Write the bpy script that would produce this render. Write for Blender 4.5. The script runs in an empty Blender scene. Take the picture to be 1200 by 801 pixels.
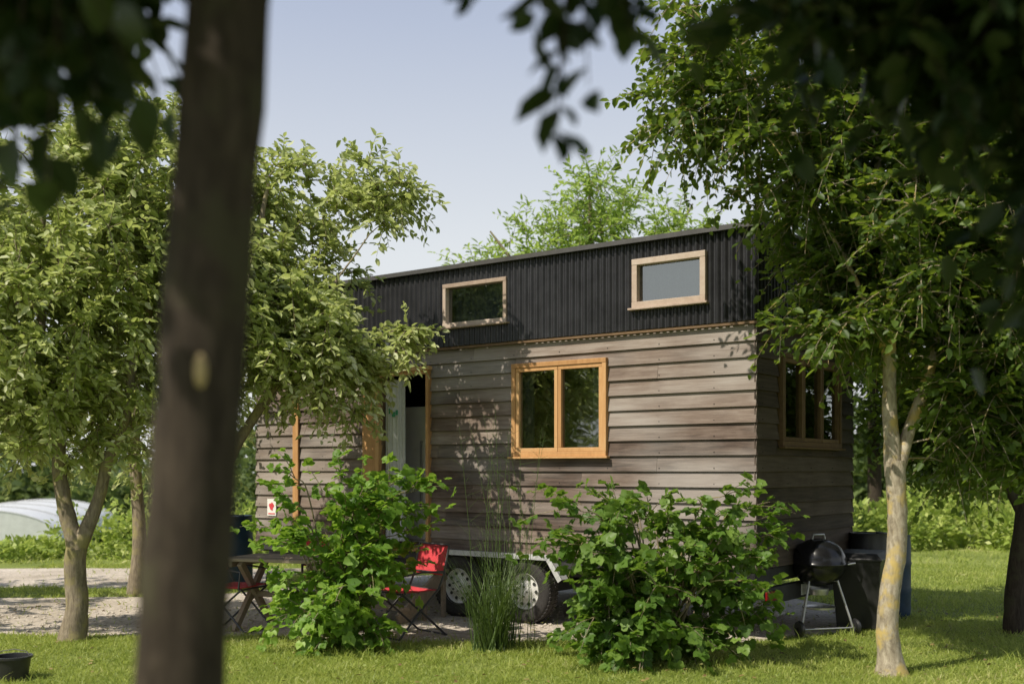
import bpy, math, random
import numpy as np
from mathutils import Vector, Matrix, noise
random.seed(11)
rng = np.random.default_rng(11)
scene = bpy.context.scene
R = math.radians

# ------------------------------------------------------------------ mesh helpers
class MB:
    def __init__(s, M=None):
        s.v=[]; s.f=[]; s.r=[]; s.mi=[]; s.M=M
    def add(s, vs, fs, r=0.5, mi=0):
        o=len(s.v)
        for p in vs:
            p=Vector(p)
            if s.M is not None: p=s.M@p
            s.v.append(tuple(p)); s.r.append(r)
        for f in fs:
            s.f.append(tuple(i+o for i in f)); s.mi.append(mi)
    def box(s,x0,x1,y0,y1,z0,z1,r=None,mi=0):
        if r is None: r=random.random()
        s.add([(x0,y0,z0),(x1,y0,z0),(x1,y1,z0),(x0,y1,z0),(x0,y0,z1),(x1,y0,z1),(x1,y1,z1),(x0,y1,z1)],
              [(0,3,2,1),(4,5,6,7),(0,1,5,4),(1,2,6,5),(2,3,7,6),(3,0,4,7)],r,mi)
    def beam(s,a,b,w,h,r=None,mi=0,up=(0,0,1)):
        a=Vector(a);b=Vector(b);d=(b-a).normalized();u=Vector(up)
        if abs(d.dot(u))>.95:u=Vector((0,1,0))
        x=d.cross(u).normalized();y=x.cross(d)
        if r is None:r=random.random()
        vs=[]
        for p in(a,b):
            for sx,sy in((-1,-1),(1,-1),(1,1),(-1,1)):
                vs.append(p+x*w/2*sx+y*h/2*sy)
        s.add(vs,[(3,2,1,0),(4,5,6,7),(0,1,5,4),(1,2,6,5),(2,3,7,6),(3,0,4,7)],r,mi)
    def tube(s,pts,rad,n=8,r=0.5,mi=0,wob=0.0):
        pts=[Vector(p) for p in pts]
        if not hasattr(rad,'__len__'): rad=[rad]*len(pts)
        vs=[];fs=[];ref=None
        for i,p in enumerate(pts):
            if i==0:d=pts[1]-pts[0]
            elif i==len(pts)-1:d=pts[-1]-pts[-2]
            else:d=pts[i+1]-pts[i-1]
            d.normalize()
            if ref is None:
                ref=Vector((1,0,0)) if abs(d.x)<.8 else Vector((0,1,0))
            x=(ref-d*ref.dot(d)).normalized();y=d.cross(x);ref=x
            for k in range(n):
                a=2*math.pi*k/n
                rr=rad[i]
                if wob: 
                    q=p+(x*math.cos(a)+y*math.sin(a))*rad[i]
                    rr*=1+wob*noise.noise(q*7)+wob*.6*noise.noise(q*22)
                vs.append(p+(x*math.cos(a)+y*math.sin(a))*rr)
        for i in range(len(pts)-1):
            for k in range(n):
                fs.append((i*n+k,i*n+(k+1)%n,(i+1)*n+(k+1)%n,(i+1)*n+k))
        fs.append(tuple(range(n-1,-1,-1)));fs.append(tuple((len(pts)-1)*n+k for k in range(n)))
        s.add(vs,fs,r,mi)
    def lathe(s,prof,c=(0,0,0),n=32,axis='z',r=.5,mi=0):
        vs=[];fs=[];c=Vector(c)
        for (rr,h) in prof:
            for k in range(n):
                a=2*math.pi*k/n
                if axis=='z':p=Vector((rr*math.cos(a),rr*math.sin(a),h))
                elif axis=='y':p=Vector((rr*math.cos(a),h,rr*math.sin(a)))
                else:p=Vector((h,rr*math.cos(a),rr*math.sin(a)))
                vs.append(c+p)
        for i in range(len(prof)-1):
            for k in range(n):
                fs.append((i*n+k,i*n+(k+1)%n,(i+1)*n+(k+1)%n,(i+1)*n+k))
        s.add(vs,fs,r,mi)
    def obj(s,name,mats,parent=None,smooth=False,bevel=0,off=(0,0,0)):
        me=bpy.data.meshes.new(name)
        o3=off
        me.from_pydata([(p[0]-o3[0],p[1]-o3[1],p[2]-o3[2]) for p in s.v],[],s.f)
        if not isinstance(mats,(list,tuple)):mats=[mats]
        for m in mats:me.materials.append(m)
        me.polygons.foreach_set('material_index',s.mi)
        at=me.attributes.new('rnd','FLOAT','POINT');at.data.foreach_set('value',s.r)
        if smooth:
            me.polygons.foreach_set('use_smooth',[True]*len(me.polygons))
        me.update()
        ob=bpy.data.objects.new(name,me);scene.collection.objects.link(ob)
        if smooth:
            try:
                me.set_sharp_from_angle(angle=R(40))
            except Exception: pass
        if parent:ob.parent=parent
        if bevel:
            b=ob.modifiers.new('bev','BEVEL');b.width=bevel;b.segments=2;b.limit_method='ANGLE'
        return ob

def empty(name,loc=(0,0,0),rotz=0):
    e=bpy.data.objects.new(name,None);scene.collection.objects.link(e)
    e.location=loc;e.rotation_euler=(0,0,rotz);e.empty_display_size=.2
    return e

def fast_mesh(name,V,F,rnd,mat,parent=None,off=(0,0,0),smooth=False):
    me=bpy.data.meshes.new(name)
    V=np.asarray(V,dtype=np.float32)-np.array(off,dtype=np.float32)
    F=np.asarray(F,dtype=np.int32)
    me.vertices.add(len(V));me.vertices.foreach_set('co',V.ravel())
    me.loops.add(F.size);me.loops.foreach_set('vertex_index',F.ravel())
    me.polygons.add(len(F))
    me.polygons.foreach_set('loop_start',np.arange(len(F),dtype=np.int32)*4)
    me.update(calc_edges=True)
    at=me.attributes.new('rnd','FLOAT','POINT');at.data.foreach_set('value',np.asarray(rnd,dtype=np.float32))
    me.materials.append(mat)
    if smooth: me.polygons.foreach_set('use_smooth',[True]*len(F))
    ob=bpy.data.objects.new(name,me);scene.collection.objects.link(ob)
    if parent:ob.parent=parent
    return ob

T_LEAF=(np.array([[0,0,0],[-.42,.28,.10],[-.34,.68,.08],[0,1,-.06],[.34,.68,.08],[.42,.28,.10]]),
        np.array([[0,3,2,1],[0,5,4,3]]))
T_NARROW=(np.array([[0,0,0],[-.2,.3,.06],[-.18,.65,.03],[0,1,-.1],[.18,.65,.03],[.2,.3,.06]]),
        np.array([[0,3,2,1],[0,5,4,3]]))
T_DIAM=(np.array([[0,0,0],[-.36,.45,.1],[0,1,0],[.36,.45,.1]]),np.array([[0,3,2,1]]))
def _tri():
    vs=[];fs=[]
    base=T_LEAF[0]
    for ang,sc,oy in((0,.62,.38),(1.05,.5,.33),(-1.05,.5,.33),):
        c,s_=math.cos(ang),math.sin(ang)
        o=len(vs)
        for (x,y,z) in base:
            x*=sc*1.15;y*=sc
            vs.append([x*c-y*s_,x*s_+y*c+oy,z*sc*1.5-(.12*y if ang else 0)])
        for q in T_LEAF[1]:fs.append([i+o for i in q])
    o=len(vs)
    vs+= [[-.012,0,0],[.012,0,0],[.012,.4,0],[-.012,.4,0]];fs.append([o,o+1,o+2,o+3])
    return np.array(vs),np.array(fs)
T_TRI=_tri()
T_BLADE=(np.array([[-.5,0,0],[.5,0,0],[.36,.55,.1],[-.36,.55,.1],[.04,1,.42],[-.04,1,.42]]),
         np.array([[0,1,2,3],[3,2,4,5]]))
def norm(a):
    return a/np.maximum(np.linalg.norm(a,axis=1,keepdims=True),1e-6)
def instancer(P,A,N,SL,SW,T):
    A=norm(A);B=norm(np.cross(N,A));N=np.cross(A,B)
    tv,tf=T;n=len(P);k=len(tv)
    V=(P[:,None,:]+B[:,None,:]*(tv[None,:,0,None]*SW[:,None,None])
       +A[:,None,:]*(tv[None,:,1,None]*SL[:,None,None])
       +N[:,None,:]*(tv[None,:,2,None]*SL[:,None,None]))
    F=tf[None,:,:]+(np.arange(n)*k)[:,None,None]
    return V.reshape(-1,3),F.reshape(-1,4),k
def patch(P,s=1.0):
    x,y,z=P[:,0]*s,P[:,1]*s,P[:,2]*s
    return (np.sin(2.3*x+1.7*np.sin(1.9*y+.6*z))+np.sin(2.9*z+1.3*np.sin(2.1*x+y))+np.sin(2.6*y-1.1*z+np.sin(3.1*x)))/3

# ------------------------------------------------------------------ materials
def newmat(name):
    m=bpy.data.materials.new(name);m.use_nodes=True
    nt=m.node_tree;nt.nodes.clear()
    out=nt.nodes.new('ShaderNodeOutputMaterial')
    return m,nt,out
def N_(nt,t,**kw):
    n=nt.nodes.new(t)
    for k,v in kw.items():
        if k in('inputs',):
            for a,b in v.items():n.inputs[a].default_value=b
        else:setattr(n,k,v)
    return n
def ramp(nt,stops):
    n=nt.nodes.new('ShaderNodeValToRGB')
    e=n.color_ramp.elements
    e[0].position=stops[0][0];e[0].color=(*stops[0][1],1)
    e[1].position=stops[-1][0];e[1].color=(*stops[-1][1],1)
    for p,c in stops[1:-1]:
        x=e.new(p);x.color=(*c,1)
    return n
def leafmat(name,cols,trans=.35,tcol=(.16,.24,.03),rough=.45):
    m,nt,out=newmat(name)
    at=N_(nt,'ShaderNodeAttribute',attribute_name='rnd')
    cr=ramp(nt,cols);nt.links.new(at.outputs['Fac'],cr.inputs[0])
    p=N_(nt,'ShaderNodeBsdfPrincipled',inputs={'Roughness':rough,'Specular IOR Level':.35})
    nt.links.new(cr.outputs[0],p.inputs['Base Color'])
    tr=N_(nt,'ShaderNodeBsdfTranslucent')
    mx=N_(nt,'ShaderNodeMix',data_type='RGBA');mx.inputs[0].default_value=.6
    nt.links.new(cr.outputs[0],mx.inputs[6]);mx.inputs[7].default_value=(*tcol,1)
    nt.links.new(mx.outputs[2],tr.inputs['Color'])
    ms=N_(nt,'ShaderNodeMixShader',inputs={0:trans})
    nt.links.new(p.outputs[0],ms.inputs[1]);nt.links.new(tr.outputs[0],ms.inputs[2])
    nt.links.new(ms.outputs[0],out.inputs[0])
    return m
def simple(name,col,rough=.5,metal=0,nscale=20,namt=.25,bump=.0,spec=.5):
    m,nt,out=newmat(name)
    tc=N_(nt,'ShaderNodeTexCoord')
    nz=N_(nt,'ShaderNodeTexNoise',inputs={'Scale':nscale,'Detail':6.0,'Roughness':.65})
    nt.links.new(tc.outputs['Object'],nz.inputs['Vector'])
    a=tuple(c*(1-namt) for c in col);b=tuple(min(1,c*(1+namt)) for c in col)
    cr=ramp(nt,[(.3,a),(.7,b)]);nt.links.new(nz.outputs['Fac'],cr.inputs[0])
    p=N_(nt,'ShaderNodeBsdfPrincipled',inputs={'Roughness':rough,'Metallic':metal,'Specular IOR Level':spec})
    nt.links.new(cr.outputs[0],p.inputs['Base Color'])
    if bump:
        b=N_(nt,'ShaderNodeBump',inputs={'Strength':bump,'Distance':.01})
        nt.links.new(nz.outputs['Fac'],b.inputs['Height']);nt.links.new(b.outputs[0],p.inputs['Normal'])
    nt.links.new(p.outputs[0],out.inputs[0])
    return m
def woodmat(name,cols,scale=(1.2,20,20),rough=.7,stain=.5,bump=.35,bleach=None):
    m,nt,out=newmat(name)
    tc=N_(nt,'ShaderNodeTexCoord');at=N_(nt,'ShaderNodeAttribute',attribute_name='rnd')
    sc=N_(nt,'ShaderNodeVectorMath',operation='SCALE');sc.inputs['Scale'].default_value=37
    cmb=N_(nt,'ShaderNodeCombineXYZ')
    for i in range(3):nt.links.new(at.outputs['Fac'],cmb.inputs[i])
    nt.links.new(cmb.outputs[0],sc.inputs[0])
    ad=N_(nt,'ShaderNodeVectorMath',operation='ADD')
    mp=N_(nt,'ShaderNodeMapping');mp.inputs['Scale'].default_value=scale
    nt.links.new(tc.outputs['Object'],mp.inputs['Vector'])
    nt.links.new(mp.outputs[0],ad.inputs[0]);nt.links.new(sc.outputs[0],ad.inputs[1])
    n1=N_(nt,'ShaderNodeTexNoise',inputs={'Scale':2.2,'Detail':8.0,'Roughness':.7,'Distortion':.4})
    nt.links.new(ad.outputs[0],n1.inputs['Vector'])
    n2=N_(nt,'ShaderNodeTexNoise',inputs={'Scale':1.3,'Detail':4.0,'Roughness':.6})
    nt.links.new(tc.outputs['Object'],n2.inputs['Vector'])
    def mth(op,a,b):
        n=N_(nt,'ShaderNodeMath',operation=op)
        for i,x in enumerate((a,b)):
            if isinstance(x,(int,float)):n.inputs[i].default_value=x
            else:nt.links.new(x,n.inputs[i])
        return n.outputs[0]
    f=mth('ADD',mth('MULTIPLY',n1.outputs['Fac'],.55),mth('MULTIPLY',at.outputs['Fac'],.28))
    f=mth('ADD',f,mth('MULTIPLY',n2.outputs['Fac'],stain))
    cr=ramp(nt,cols);nt.links.new(f,cr.inputs[0])
    col=cr.outputs[0]
    if bleach:
        n3=N_(nt,'ShaderNodeTexNoise',inputs={'Scale':.9,'Detail':3.0,'Roughness':.55})
        mp3=N_(nt,'ShaderNodeMapping');mp3.inputs['Scale'].default_value=(.6,1,2.2);mp3.inputs['Location'].default_value=(4.3,2,1)
        nt.links.new(tc.outputs['Object'],mp3.inputs['Vector']);nt.links.new(mp3.outputs[0],n3.inputs['Vector'])
        mr=N_(nt,'ShaderNodeMapRange',inputs={'From Min':.40,'From Max':.66,'To Min':0.0,'To Max':.8})
        nt.links.new(n3.outputs['Fac'],mr.inputs['Value'])
        f2=mth('MULTIPLY',mr.outputs[0],mth('ADD',n1.outputs['Fac'],.35))
        mx=N_(nt,'ShaderNodeMix',data_type='RGBA');nt.links.new(f2,mx.inputs[0])
        nt.links.new(col,mx.inputs[6]);mx.inputs[7].default_value=(*bleach,1);col=mx.outputs[2]
    p=N_(nt,'ShaderNodeBsdfPrincipled',inputs={'Roughness':rough,'Specular IOR Level':.3})
    nt.links.new(col,p.inputs['Base Color'])
    b=N_(nt,'ShaderNodeBump',inputs={'Strength':bump,'Distance':.004})
    nt.links.new(n1.outputs['Fac'],b.inputs['Height']);nt.links.new(b.outputs[0],p.inputs['Normal'])
    nt.links.new(p.outputs[0],out.inputs[0])
    return m
def barkmat(name,c1,c2,c3,moss=None,scale=(14,14,3)):
    m,nt,out=newmat(name)
    tc=N_(nt,'ShaderNodeTexCoord')
    mp=N_(nt,'ShaderNodeMapping');mp.inputs['Scale'].default_value=scale
    nt.links.new(tc.outputs['Object'],mp.inputs['Vector'])
    n1=N_(nt,'ShaderNodeTexNoise',inputs={'Scale':2.5,'Detail':9.0,'Roughness':.72,'Distortion':.6})
    nt.links.new(mp.outputs[0],n1.inputs['Vector'])
    cr=ramp(nt,[(.3,c1),(.5,c2),(.72,c3)]);nt.links.new(n1.outputs['Fac'],cr.inputs[0])
    col=cr.outputs[0]
    if moss:
        n2=N_(nt,'ShaderNodeTexNoise',inputs={'Scale':6.0,'Detail':5.0,'Roughness':.6})
        nt.links.new(tc.outputs['Object'],n2.inputs['Vector'])
        mr=N_(nt,'ShaderNodeMapRange',inputs={'From Min':.5,'From Max':.62})
        nt.links.new(n2.outputs['Fac'],mr.inputs['Value'])
        mx=N_(nt,'ShaderNodeMix',data_type='RGBA');nt.links.new(mr.outputs[0],mx.inputs[0])
        nt.links.new(col,mx.inputs[6]);mx.inputs[7].default_value=(*moss,1);col=mx.outputs[2]
    p=N_(nt,'ShaderNodeBsdfPrincipled',inputs={'Roughness':.85,'Specular IOR Level':.2})
    nt.links.new(col,p.inputs['Base Color'])
    b=N_(nt,'ShaderNodeBump',inputs={'Strength':.7,'Distance':.012})
    nt.links.new(n1.outputs['Fac'],b.inputs['Height']);nt.links.new(b.outputs[0],p.inputs['Normal'])
    nt.links.new(p.outputs[0],out.inputs[0])
    return m

M_silver=leafmat('leaf_silver',[(0,(.13,.18,.045)),(.35,(.28,.35,.10)),(.7,(.48,.54,.22)),(1,(.78,.80,.56))],.45,(.62,.70,.18))
M_right=leafmat('leaf_elm',[(0,(.028,.058,.012)),(.6,(.07,.122,.024)),(1,(.17,.25,.05))],.45,(.38,.52,.04))
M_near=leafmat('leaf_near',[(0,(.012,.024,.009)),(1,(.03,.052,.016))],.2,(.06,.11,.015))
M_feather=leafmat('leaf_feather',[(0,(.18,.28,.06)),(1,(.38,.50,.13))],.5,(.6,.8,.13))
M_bush=leafmat('leaf_bush',[(0,(.06,.14,.02)),(.6,(.16,.29,.045)),(1,(.33,.48,.10))],.45,(.46,.70,.06))
M_bush2=leafmat('leaf_bush_dark',[(0,(.045,.10,.017)),(.6,(.11,.205,.034)),(1,(.25,.37,.08))],.42,(.34,.54,.045))
M_hedge=leafmat('leaf_hedge',[(0,(.17,.25,.05)),(.6,(.33,.43,.09)),(1,(.50,.56,.17))],.4,(.55,.68,.12))
M_far=leafmat('leaf_far',[(0,(.07,.11,.04)),(1,(.17,.23,.08))],.35,(.25,.34,.08))
M_darkleaf=leafmat('leaf_dark',[(0,(.035,.06,.016)),(1,(.09,.14,.032))],.3,(.16,.24,.03))  # dark foliage colour for the trees behind the hedge
M_grass=leafmat('grass_blade',[(0,(.17,.24,.045)),(.5,(.34,.41,.09)),(.85,(.50,.53,.17)),(1,(.62,.57,.30))],.45,(.62,.70,.14))
B_dark=barkmat('bark_dark',(.020,.015,.011),(.048,.037,.027),(.085,.066,.049),(.06,.054,.032))
B_mid=barkmat('bark_mid',(.10,.078,.056),(.23,.19,.135),(.38,.32,.24),(.29,.25,.12))
B_pale=barkmat('bark_pale',(.14,.11,.075),(.36,.31,.23),(.60,.53,.41),(.50,.38,.14),(10,10,4))
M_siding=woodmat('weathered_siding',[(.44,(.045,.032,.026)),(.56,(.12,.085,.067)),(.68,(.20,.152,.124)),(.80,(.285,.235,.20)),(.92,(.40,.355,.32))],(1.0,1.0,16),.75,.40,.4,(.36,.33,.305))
M_sidingShade=woodmat('weathered_siding_shaded',[(.44,(.035,.026,.020)),(.62,(.09,.067,.053)),(.9,(.18,.145,.12))],(1.0,1.0,16),.75,.38)  # weathered boards with the end wall's shade darkened into the colour
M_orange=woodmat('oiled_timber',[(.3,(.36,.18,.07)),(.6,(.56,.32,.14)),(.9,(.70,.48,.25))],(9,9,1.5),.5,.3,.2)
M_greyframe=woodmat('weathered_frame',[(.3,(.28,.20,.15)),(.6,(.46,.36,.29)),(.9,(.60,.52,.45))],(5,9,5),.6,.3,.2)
M_dimframe=woodmat('shade_toned_frame',[(.3,(.10,.06,.03)),(.6,(.19,.12,.065)),(.9,(.28,.19,.11))],(5,9,5),.6,.3,.2)  # frame timber toned down, end side's shade put into its colour
M_deck=woodmat('step_wood',[(.3,(.15,.12,.08)),(.6,(.30,.24,.18)),(.9,(.44,.37,.28))],(2,12,12),.8,.3,.3)
M_tin=simple('corrugated_steel',(.032,.032,.036),.40,.3,6,.35)
M_roofedge=simple('roof_edge_metal',(.085,.082,.08),.5,.3,8,.2)
M_black=simple('black_plastic',(.02,.02,.021),.4,0,15,.2)
M_enamel=simple('black_enamel',(.012,.012,.013),.22,0,15,.2)
M_rubber=simple('tyre_rubber',(.035,.032,.03),.85,0,40,.35,.2)
M_rim=simple('rim_paint',(.72,.71,.68),.45,0,14,.2)
M_galv=simple('galvanised_steel',(.58,.59,.59),.5,.2,25,.2)
M_chassis=simple('chassis_steel',(.04,.04,.042),.6,.2,12,.3)
M_alu=simple('aluminium_tube',(.5,.5,.5),.35,.7,25,.1)
M_chfr=simple('chair_frame',(.07,.07,.075),.4,.4,25,.1)
M_red=simple('red_fabric',(.60,.05,.065),.8,0,60,.2,.2)
M_redlens=simple('red_lens',(.2,.01,.01),.3,0,10,.1)
M_white=simple('white_paint',(.80,.79,.76),.45,0,8,.06)
M_cloth=simple('grey_curtain',(.68,.69,.70),.9,0,30,.08)
M_dcloth=simple('dark_curtain',(.26,.29,.34),.9,0,30,.15)
M_blue=simple('blue_plastic',(.012,.04,.08),.5,0,10,.25)
M_inner=simple('plywood_interior',(.20,.15,.10),.7,0,6,.2)
M_poly=simple('polythene',(.66,.68,.70),.4,0,3,.12)
M_green=simple('green_print',(.03,.25,.12),.7,0,20,.1)
M_soil=simple('stone_grey',(.50,.45,.38),.9,0,18,.3,.4)

def glassmat():
    m,nt,out=newmat('window_glass')
    tr=N_(nt,'ShaderNodeBsdfTransparent');tr.inputs[0].default_value=(.55,.60,.57,1)
    gl=N_(nt,'ShaderNodeBsdfGlossy');gl.inputs['Roughness'].default_value=.03;gl.inputs[0].default_value=(.9,.95,.95,1)
    tc=N_(nt,'ShaderNodeTexCoord');nz=N_(nt,'ShaderNodeTexNoise',inputs={'Scale':2.5,'Detail':1.0})
    nt.links.new(tc.outputs['Object'],nz.inputs['Vector'])
    b=N_(nt,'ShaderNodeBump',inputs={'Strength':.12,'Distance':.02});nt.links.new(nz.outputs['Fac'],b.inputs['Height'])
    nt.links.new(b.outputs[0],gl.inputs['Normal'])
    fr=N_(nt,'ShaderNodeFresnel',inputs={'IOR':1.5})
    ad=N_(nt,'ShaderNodeMath',operation='ADD');ad.inputs[1].default_value=.22;nt.links.new(fr.outputs[0],ad.inputs[0])
    ms=N_(nt,'ShaderNodeMixShader');nt.links.new(ad.outputs[0],ms.inputs[0])
    nt.links.new(tr.outputs[0],ms.inputs[1]);nt.links.new(gl.outputs[0],ms.inputs[2])
    nt.links.new(ms.outputs[0],out.inputs[0]);return m
M_glass=glassmat()

def groundmat():
    m,nt,out=newmat('lawn_ground')
    g=N_(nt,'ShaderNodeNewGeometry')
    n1=N_(nt,'ShaderNodeTexNoise',inputs={'Scale':.55,'Detail':5.0,'Roughness':.6})
    n2=N_(nt,'ShaderNodeTexNoise',inputs={'Scale':28.0,'Detail':6.0,'Roughness':.75})
    for n in(n1,n2):nt.links.new(g.outputs['Position'],n.inputs['Vector'])
    c1=ramp(nt,[(.3,(.17,.22,.05)),(.55,(.30,.36,.09)),(.75,(.42,.42,.17))]);nt.links.new(n1.outputs['Fac'],c1.inputs[0])
    c2=ramp(nt,[(.3,(.35,.35,.35)),(.7,(1.35,1.35,1.35))]);nt.links.new(n2.outputs['Fac'],c2.inputs[0])
    mx=N_(nt,'ShaderNodeMix',data_type='RGBA',blend_type='MULTIPLY');mx.inputs[0].default_value=1
    nt.links.new(c1.outputs[0],mx.inputs[6]);nt.links.new(c2.outputs[0],mx.inputs[7])
    p=N_(nt,'ShaderNodeBsdfPrincipled',inputs={'Roughness':.9,'Specular IOR Level':.15})
    nt.links.new(mx.outputs[2],p.inputs['Base Color'])
    b=N_(nt,'ShaderNodeBump',inputs={'Strength':.8,'Distance':.03});nt.links.new(n2.outputs['Fac'],b.inputs['Height'])
    nt.links.new(b.outputs[0],p.inputs['Normal']);nt.links.new(p.outputs[0],out.inputs[0]);return m
def gravelmat():
    m,nt,out=newmat('pale_gravel')
    g=N_(nt,'ShaderNodeNewGeometry')
    n1=N_(nt,'ShaderNodeTexNoise',inputs={'Scale':.8,'Detail':6.0,'Roughness':.65})
    v=N_(nt,'ShaderNodeTexVoronoi',inputs={'Scale':38.0});n3=N_(nt,'ShaderNodeTexNoise',inputs={'Scale':60.0,'Detail':5.0})
    for n in(n1,v,n3):nt.links.new(g.outputs['Position'],n.inputs['Vector'])
    c1=ramp(nt,[(.3,(.36,.31,.25)),(.5,(.54,.48,.41)),(.7,(.64,.58,.51))]);nt.links.new(n1.outputs['Fac'],c1.inputs[0])
    c2=ramp(nt,[(.0,(.65,.65,.65)),(1,(1.2,1.18,1.16))]);nt.links.new(v.outputs['Color'],c2.inputs[0])
    mx=N_(nt,'ShaderNodeMix',data_type='RGBA',blend_type='MULTIPLY');mx.inputs[0].default_value=1
    nt.links.new(c1.outputs[0],mx.inputs[6]);nt.links.new(c2.outputs[0],mx.inputs[7])
    p=N_(nt,'ShaderNodeBsdfPrincipled',inputs={'Roughness':.95,'Specular IOR Level':.15})
    nt.links.new(mx.outputs[2],p.inputs['Base Color'])
    b=N_(nt,'ShaderNodeBump',inputs={'Strength':.7,'Distance':.02});nt.links.new(n3.outputs['Fac'],b.inputs['Height'])
    nt.links.new(b.outputs[0],p.inputs['Normal']);nt.links.new(p.outputs[0],out.inputs[0]);return m
M_ground=groundmat();M_gravel=gravelmat()

# ------------------------------------------------------------------ terrain
def ground_z(x,y):
    t=min(max((y-19)/40,0),1)
    side=.35+.65*min(max((4-x)/8,0),1)
    return -2.4*t*t*(3-2*t)*side
def build_ground():
    xs=sorted(set(list(np.linspace(-30,30,61))+[-400,-250,-150,-90,-60,-45,45,60,90,150,250,400]))
    ys=sorted(set(list(np.linspace(-12,62,75))+[-200,-100,-50,-25,80,110,160,250,400,700]))
    vs=[(x,y,ground_z(x,y)) for y in ys for x in xs];n=len(xs);fs=[]
    for j in range(len(ys)-1):
        for i in range(n-1):fs.append((j*n+i,j*n+i+1,(j+1)*n+i+1,(j+1)*n+i))
    mb=MB();mb.add(vs,fs);mb.obj('ground',M_ground,smooth=True)
build_ground()
def nz1(x,s=1.0,o=0):return noise.noise(Vector((x*s+o,o*1.7,3.1)))
def padA(x):
    near=10.45+.22*nz1(x,.8)+.1*nz1(x,3.1,5)+(.45 if x<-1.2 else 0)*min(1,(-1.2-x)/1.2 if x<-1.2 else 0)
    far=14.1+.15*nz1(x,.9,9) if x<-4.2 else 14.1+min(3.0,(x+4.2)*1.2)+.1*nz1(x,2,9)
    if x>2.2: near+=(x-2.2)*.6;far-=(x-2.2)*2.2
    return near,far
def roadB(x):
    return 15.3+.15*nz1(x,.7,21),18.3+.2*nz1(x,.6,31)
def sheet(name,fn,x0,x1,nx,z):
    vs=[];fs=[];ny=12
    for i in range(nx+1):
        x=x0+(x1-x0)*i/nx;a,b=fn(x)
        if b<a:b=a+.01
        for j in range(ny+1):
            y=a+(b-a)*j/ny;vs.append((x,y,ground_z(x,y)+z))
    for i in range(nx):
        for j in range(ny):
            o=i*(ny+1)+j;fs.append((o,o+ny+1,o+ny+2,o+1))
    mb=MB();mb.add(vs,fs);return mb.obj(name,M_gravel,smooth=True)
sheet('gravel_yard',padA,-22,4.1,270,.004)
sheet('gravel_road',roadB,-40,-3.4,260,.005)
def in_gravel(x,y):
    if -22<x<4.1:
        a,b=padA(x)
        if a+.03<y<b-.03:return True
    if -40<x<-3.4:
        a,b=roadB(x)
        if a+.03<y<b-.03:return True
    return False
def pebbles():
    mb=MB()
    for i in range(1500):
        x=random.uniform(-9,3.2);a,b=padA(x);y=random.uniform(a-.1,min(b,13.2))
        r=random.uniform(.008,.024)
        vs=[(x+r*dx*random.uniform(.7,1.2),y+r*dy*random.uniform(.7,1.2),.004+r*.6*dz+r*.3) for dx,dy,dz in((1,0,0),(0,1,0),(-1,0,0),(0,-1,0),(0,0,1),(0,0,-1))]
        mb.add(vs,[(0,1,4),(1,2,4),(2,3,4),(3,0,4),(1,0,5),(2,1,5),(3,2,5),(0,3,5)],random.random())
    mb.obj('pebbles',M_soil)
pebbles()
def grass(name,n,xr,yr,h,w,clump=.0):
    P=[]
    while len(P)<n:
        x=random.uniform(*xr);y=random.uniform(*yr)
        if abs(x)>y*.50+1.2:continue
        if in_gravel(x,y) :
            if random.random()>.03:continue
        d=noise.noise(Vector((x*1.3,y*1.3,0)))
        if random.random()>.75+d*.7:continue
        P.append((x,y,ground_z(x,y)))
    P=np.array(P);n=len(P)
    A=np.stack([rng.normal(0,.7,n),rng.normal(0,.7,n),np.ones(n)],1)
    N=np.stack([rng.normal(0,1,n),rng.normal(0,1,n),np.zeros(n)],1)
    big=np.array([noise.noise(Vector((p[0]*.9,p[1]*.9,4)))+.5*noise.noise(Vector((p[0]*4,p[1]*4,4))) for p in P])
    SL=rng.uniform(.6,1.3,n)*h*(1+.5*big);SW=np.full(n,w)*rng.uniform(.7,1.3,n)
    V,F,k=instancer(P,A,N,SL,SW,T_BLADE)
    r=np.repeat(np.clip(rng.beta(2,2.6,n)+.4*big,0,1),k)
    fast_mesh(name,V,F,r,M_grass)
grass('lawn_grass',100000,(-5.8,6.2),(7.6,11.8),.045,.007)
grass('lawn_grass',40000,(-8,9),(11.8,19),.06,.012)
grass('lawn_grass',18000,(-14,16),(19,34),.10,.024)
def tufts():
    P=[];L=[]
    for i in range(130):
        x=random.uniform(-5,5.5);y=random.uniform(8,11.4)
        if in_gravel(x,y) and random.random()>.25:continue
        h=random.uniform(.06,.15)
        for k in range(random.randint(12,34)):
            P.append((x+random.gauss(0,.05),y+random.gauss(0,.05),0));L.append(h*random.uniform(.6,1.2))
    P=np.array(P);n=len(P);L=np.array(L)
    A=np.stack([rng.normal(0,.5,n),rng.normal(0,.5,n),np.ones(n)],1);N=A.copy();N[:,2]=0
    V,F,k=instancer(P,A,N,L,np.full(n,.009),T_BLADE)
    fast_mesh('grass_tufts',V,F,np.repeat(rng.uniform(0,.7,n),k),M_grass)
tufts()
M_litter=leafmat('leaf_litter',[(0,(.14,.09,.04)),(.5,(.30,.22,.09)),(1,(.22,.28,.07))],.1,(.2,.2,.05))
nL=700
PL=np.stack([rng.uniform(-6,5.5,nL),rng.uniform(8,13.5,nL),rng.uniform(.012,.05,nL)],1)
AL=np.stack([rng.normal(0,1,nL),rng.normal(0,1,nL),rng.normal(0,.15,nL)],1);NL=np.stack([rng.normal(0,.3,nL),rng.normal(0,.3,nL),np.ones(nL)],1)
V,F,k=instancer(PL,AL,NL,rng.uniform(.03,.06,nL),rng.uniform(.02,.045,nL),T_LEAF)
fast_mesh('fallen_leaves',V,F,np.repeat(rng.uniform(0,1,nL),k),M_litter)

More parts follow.
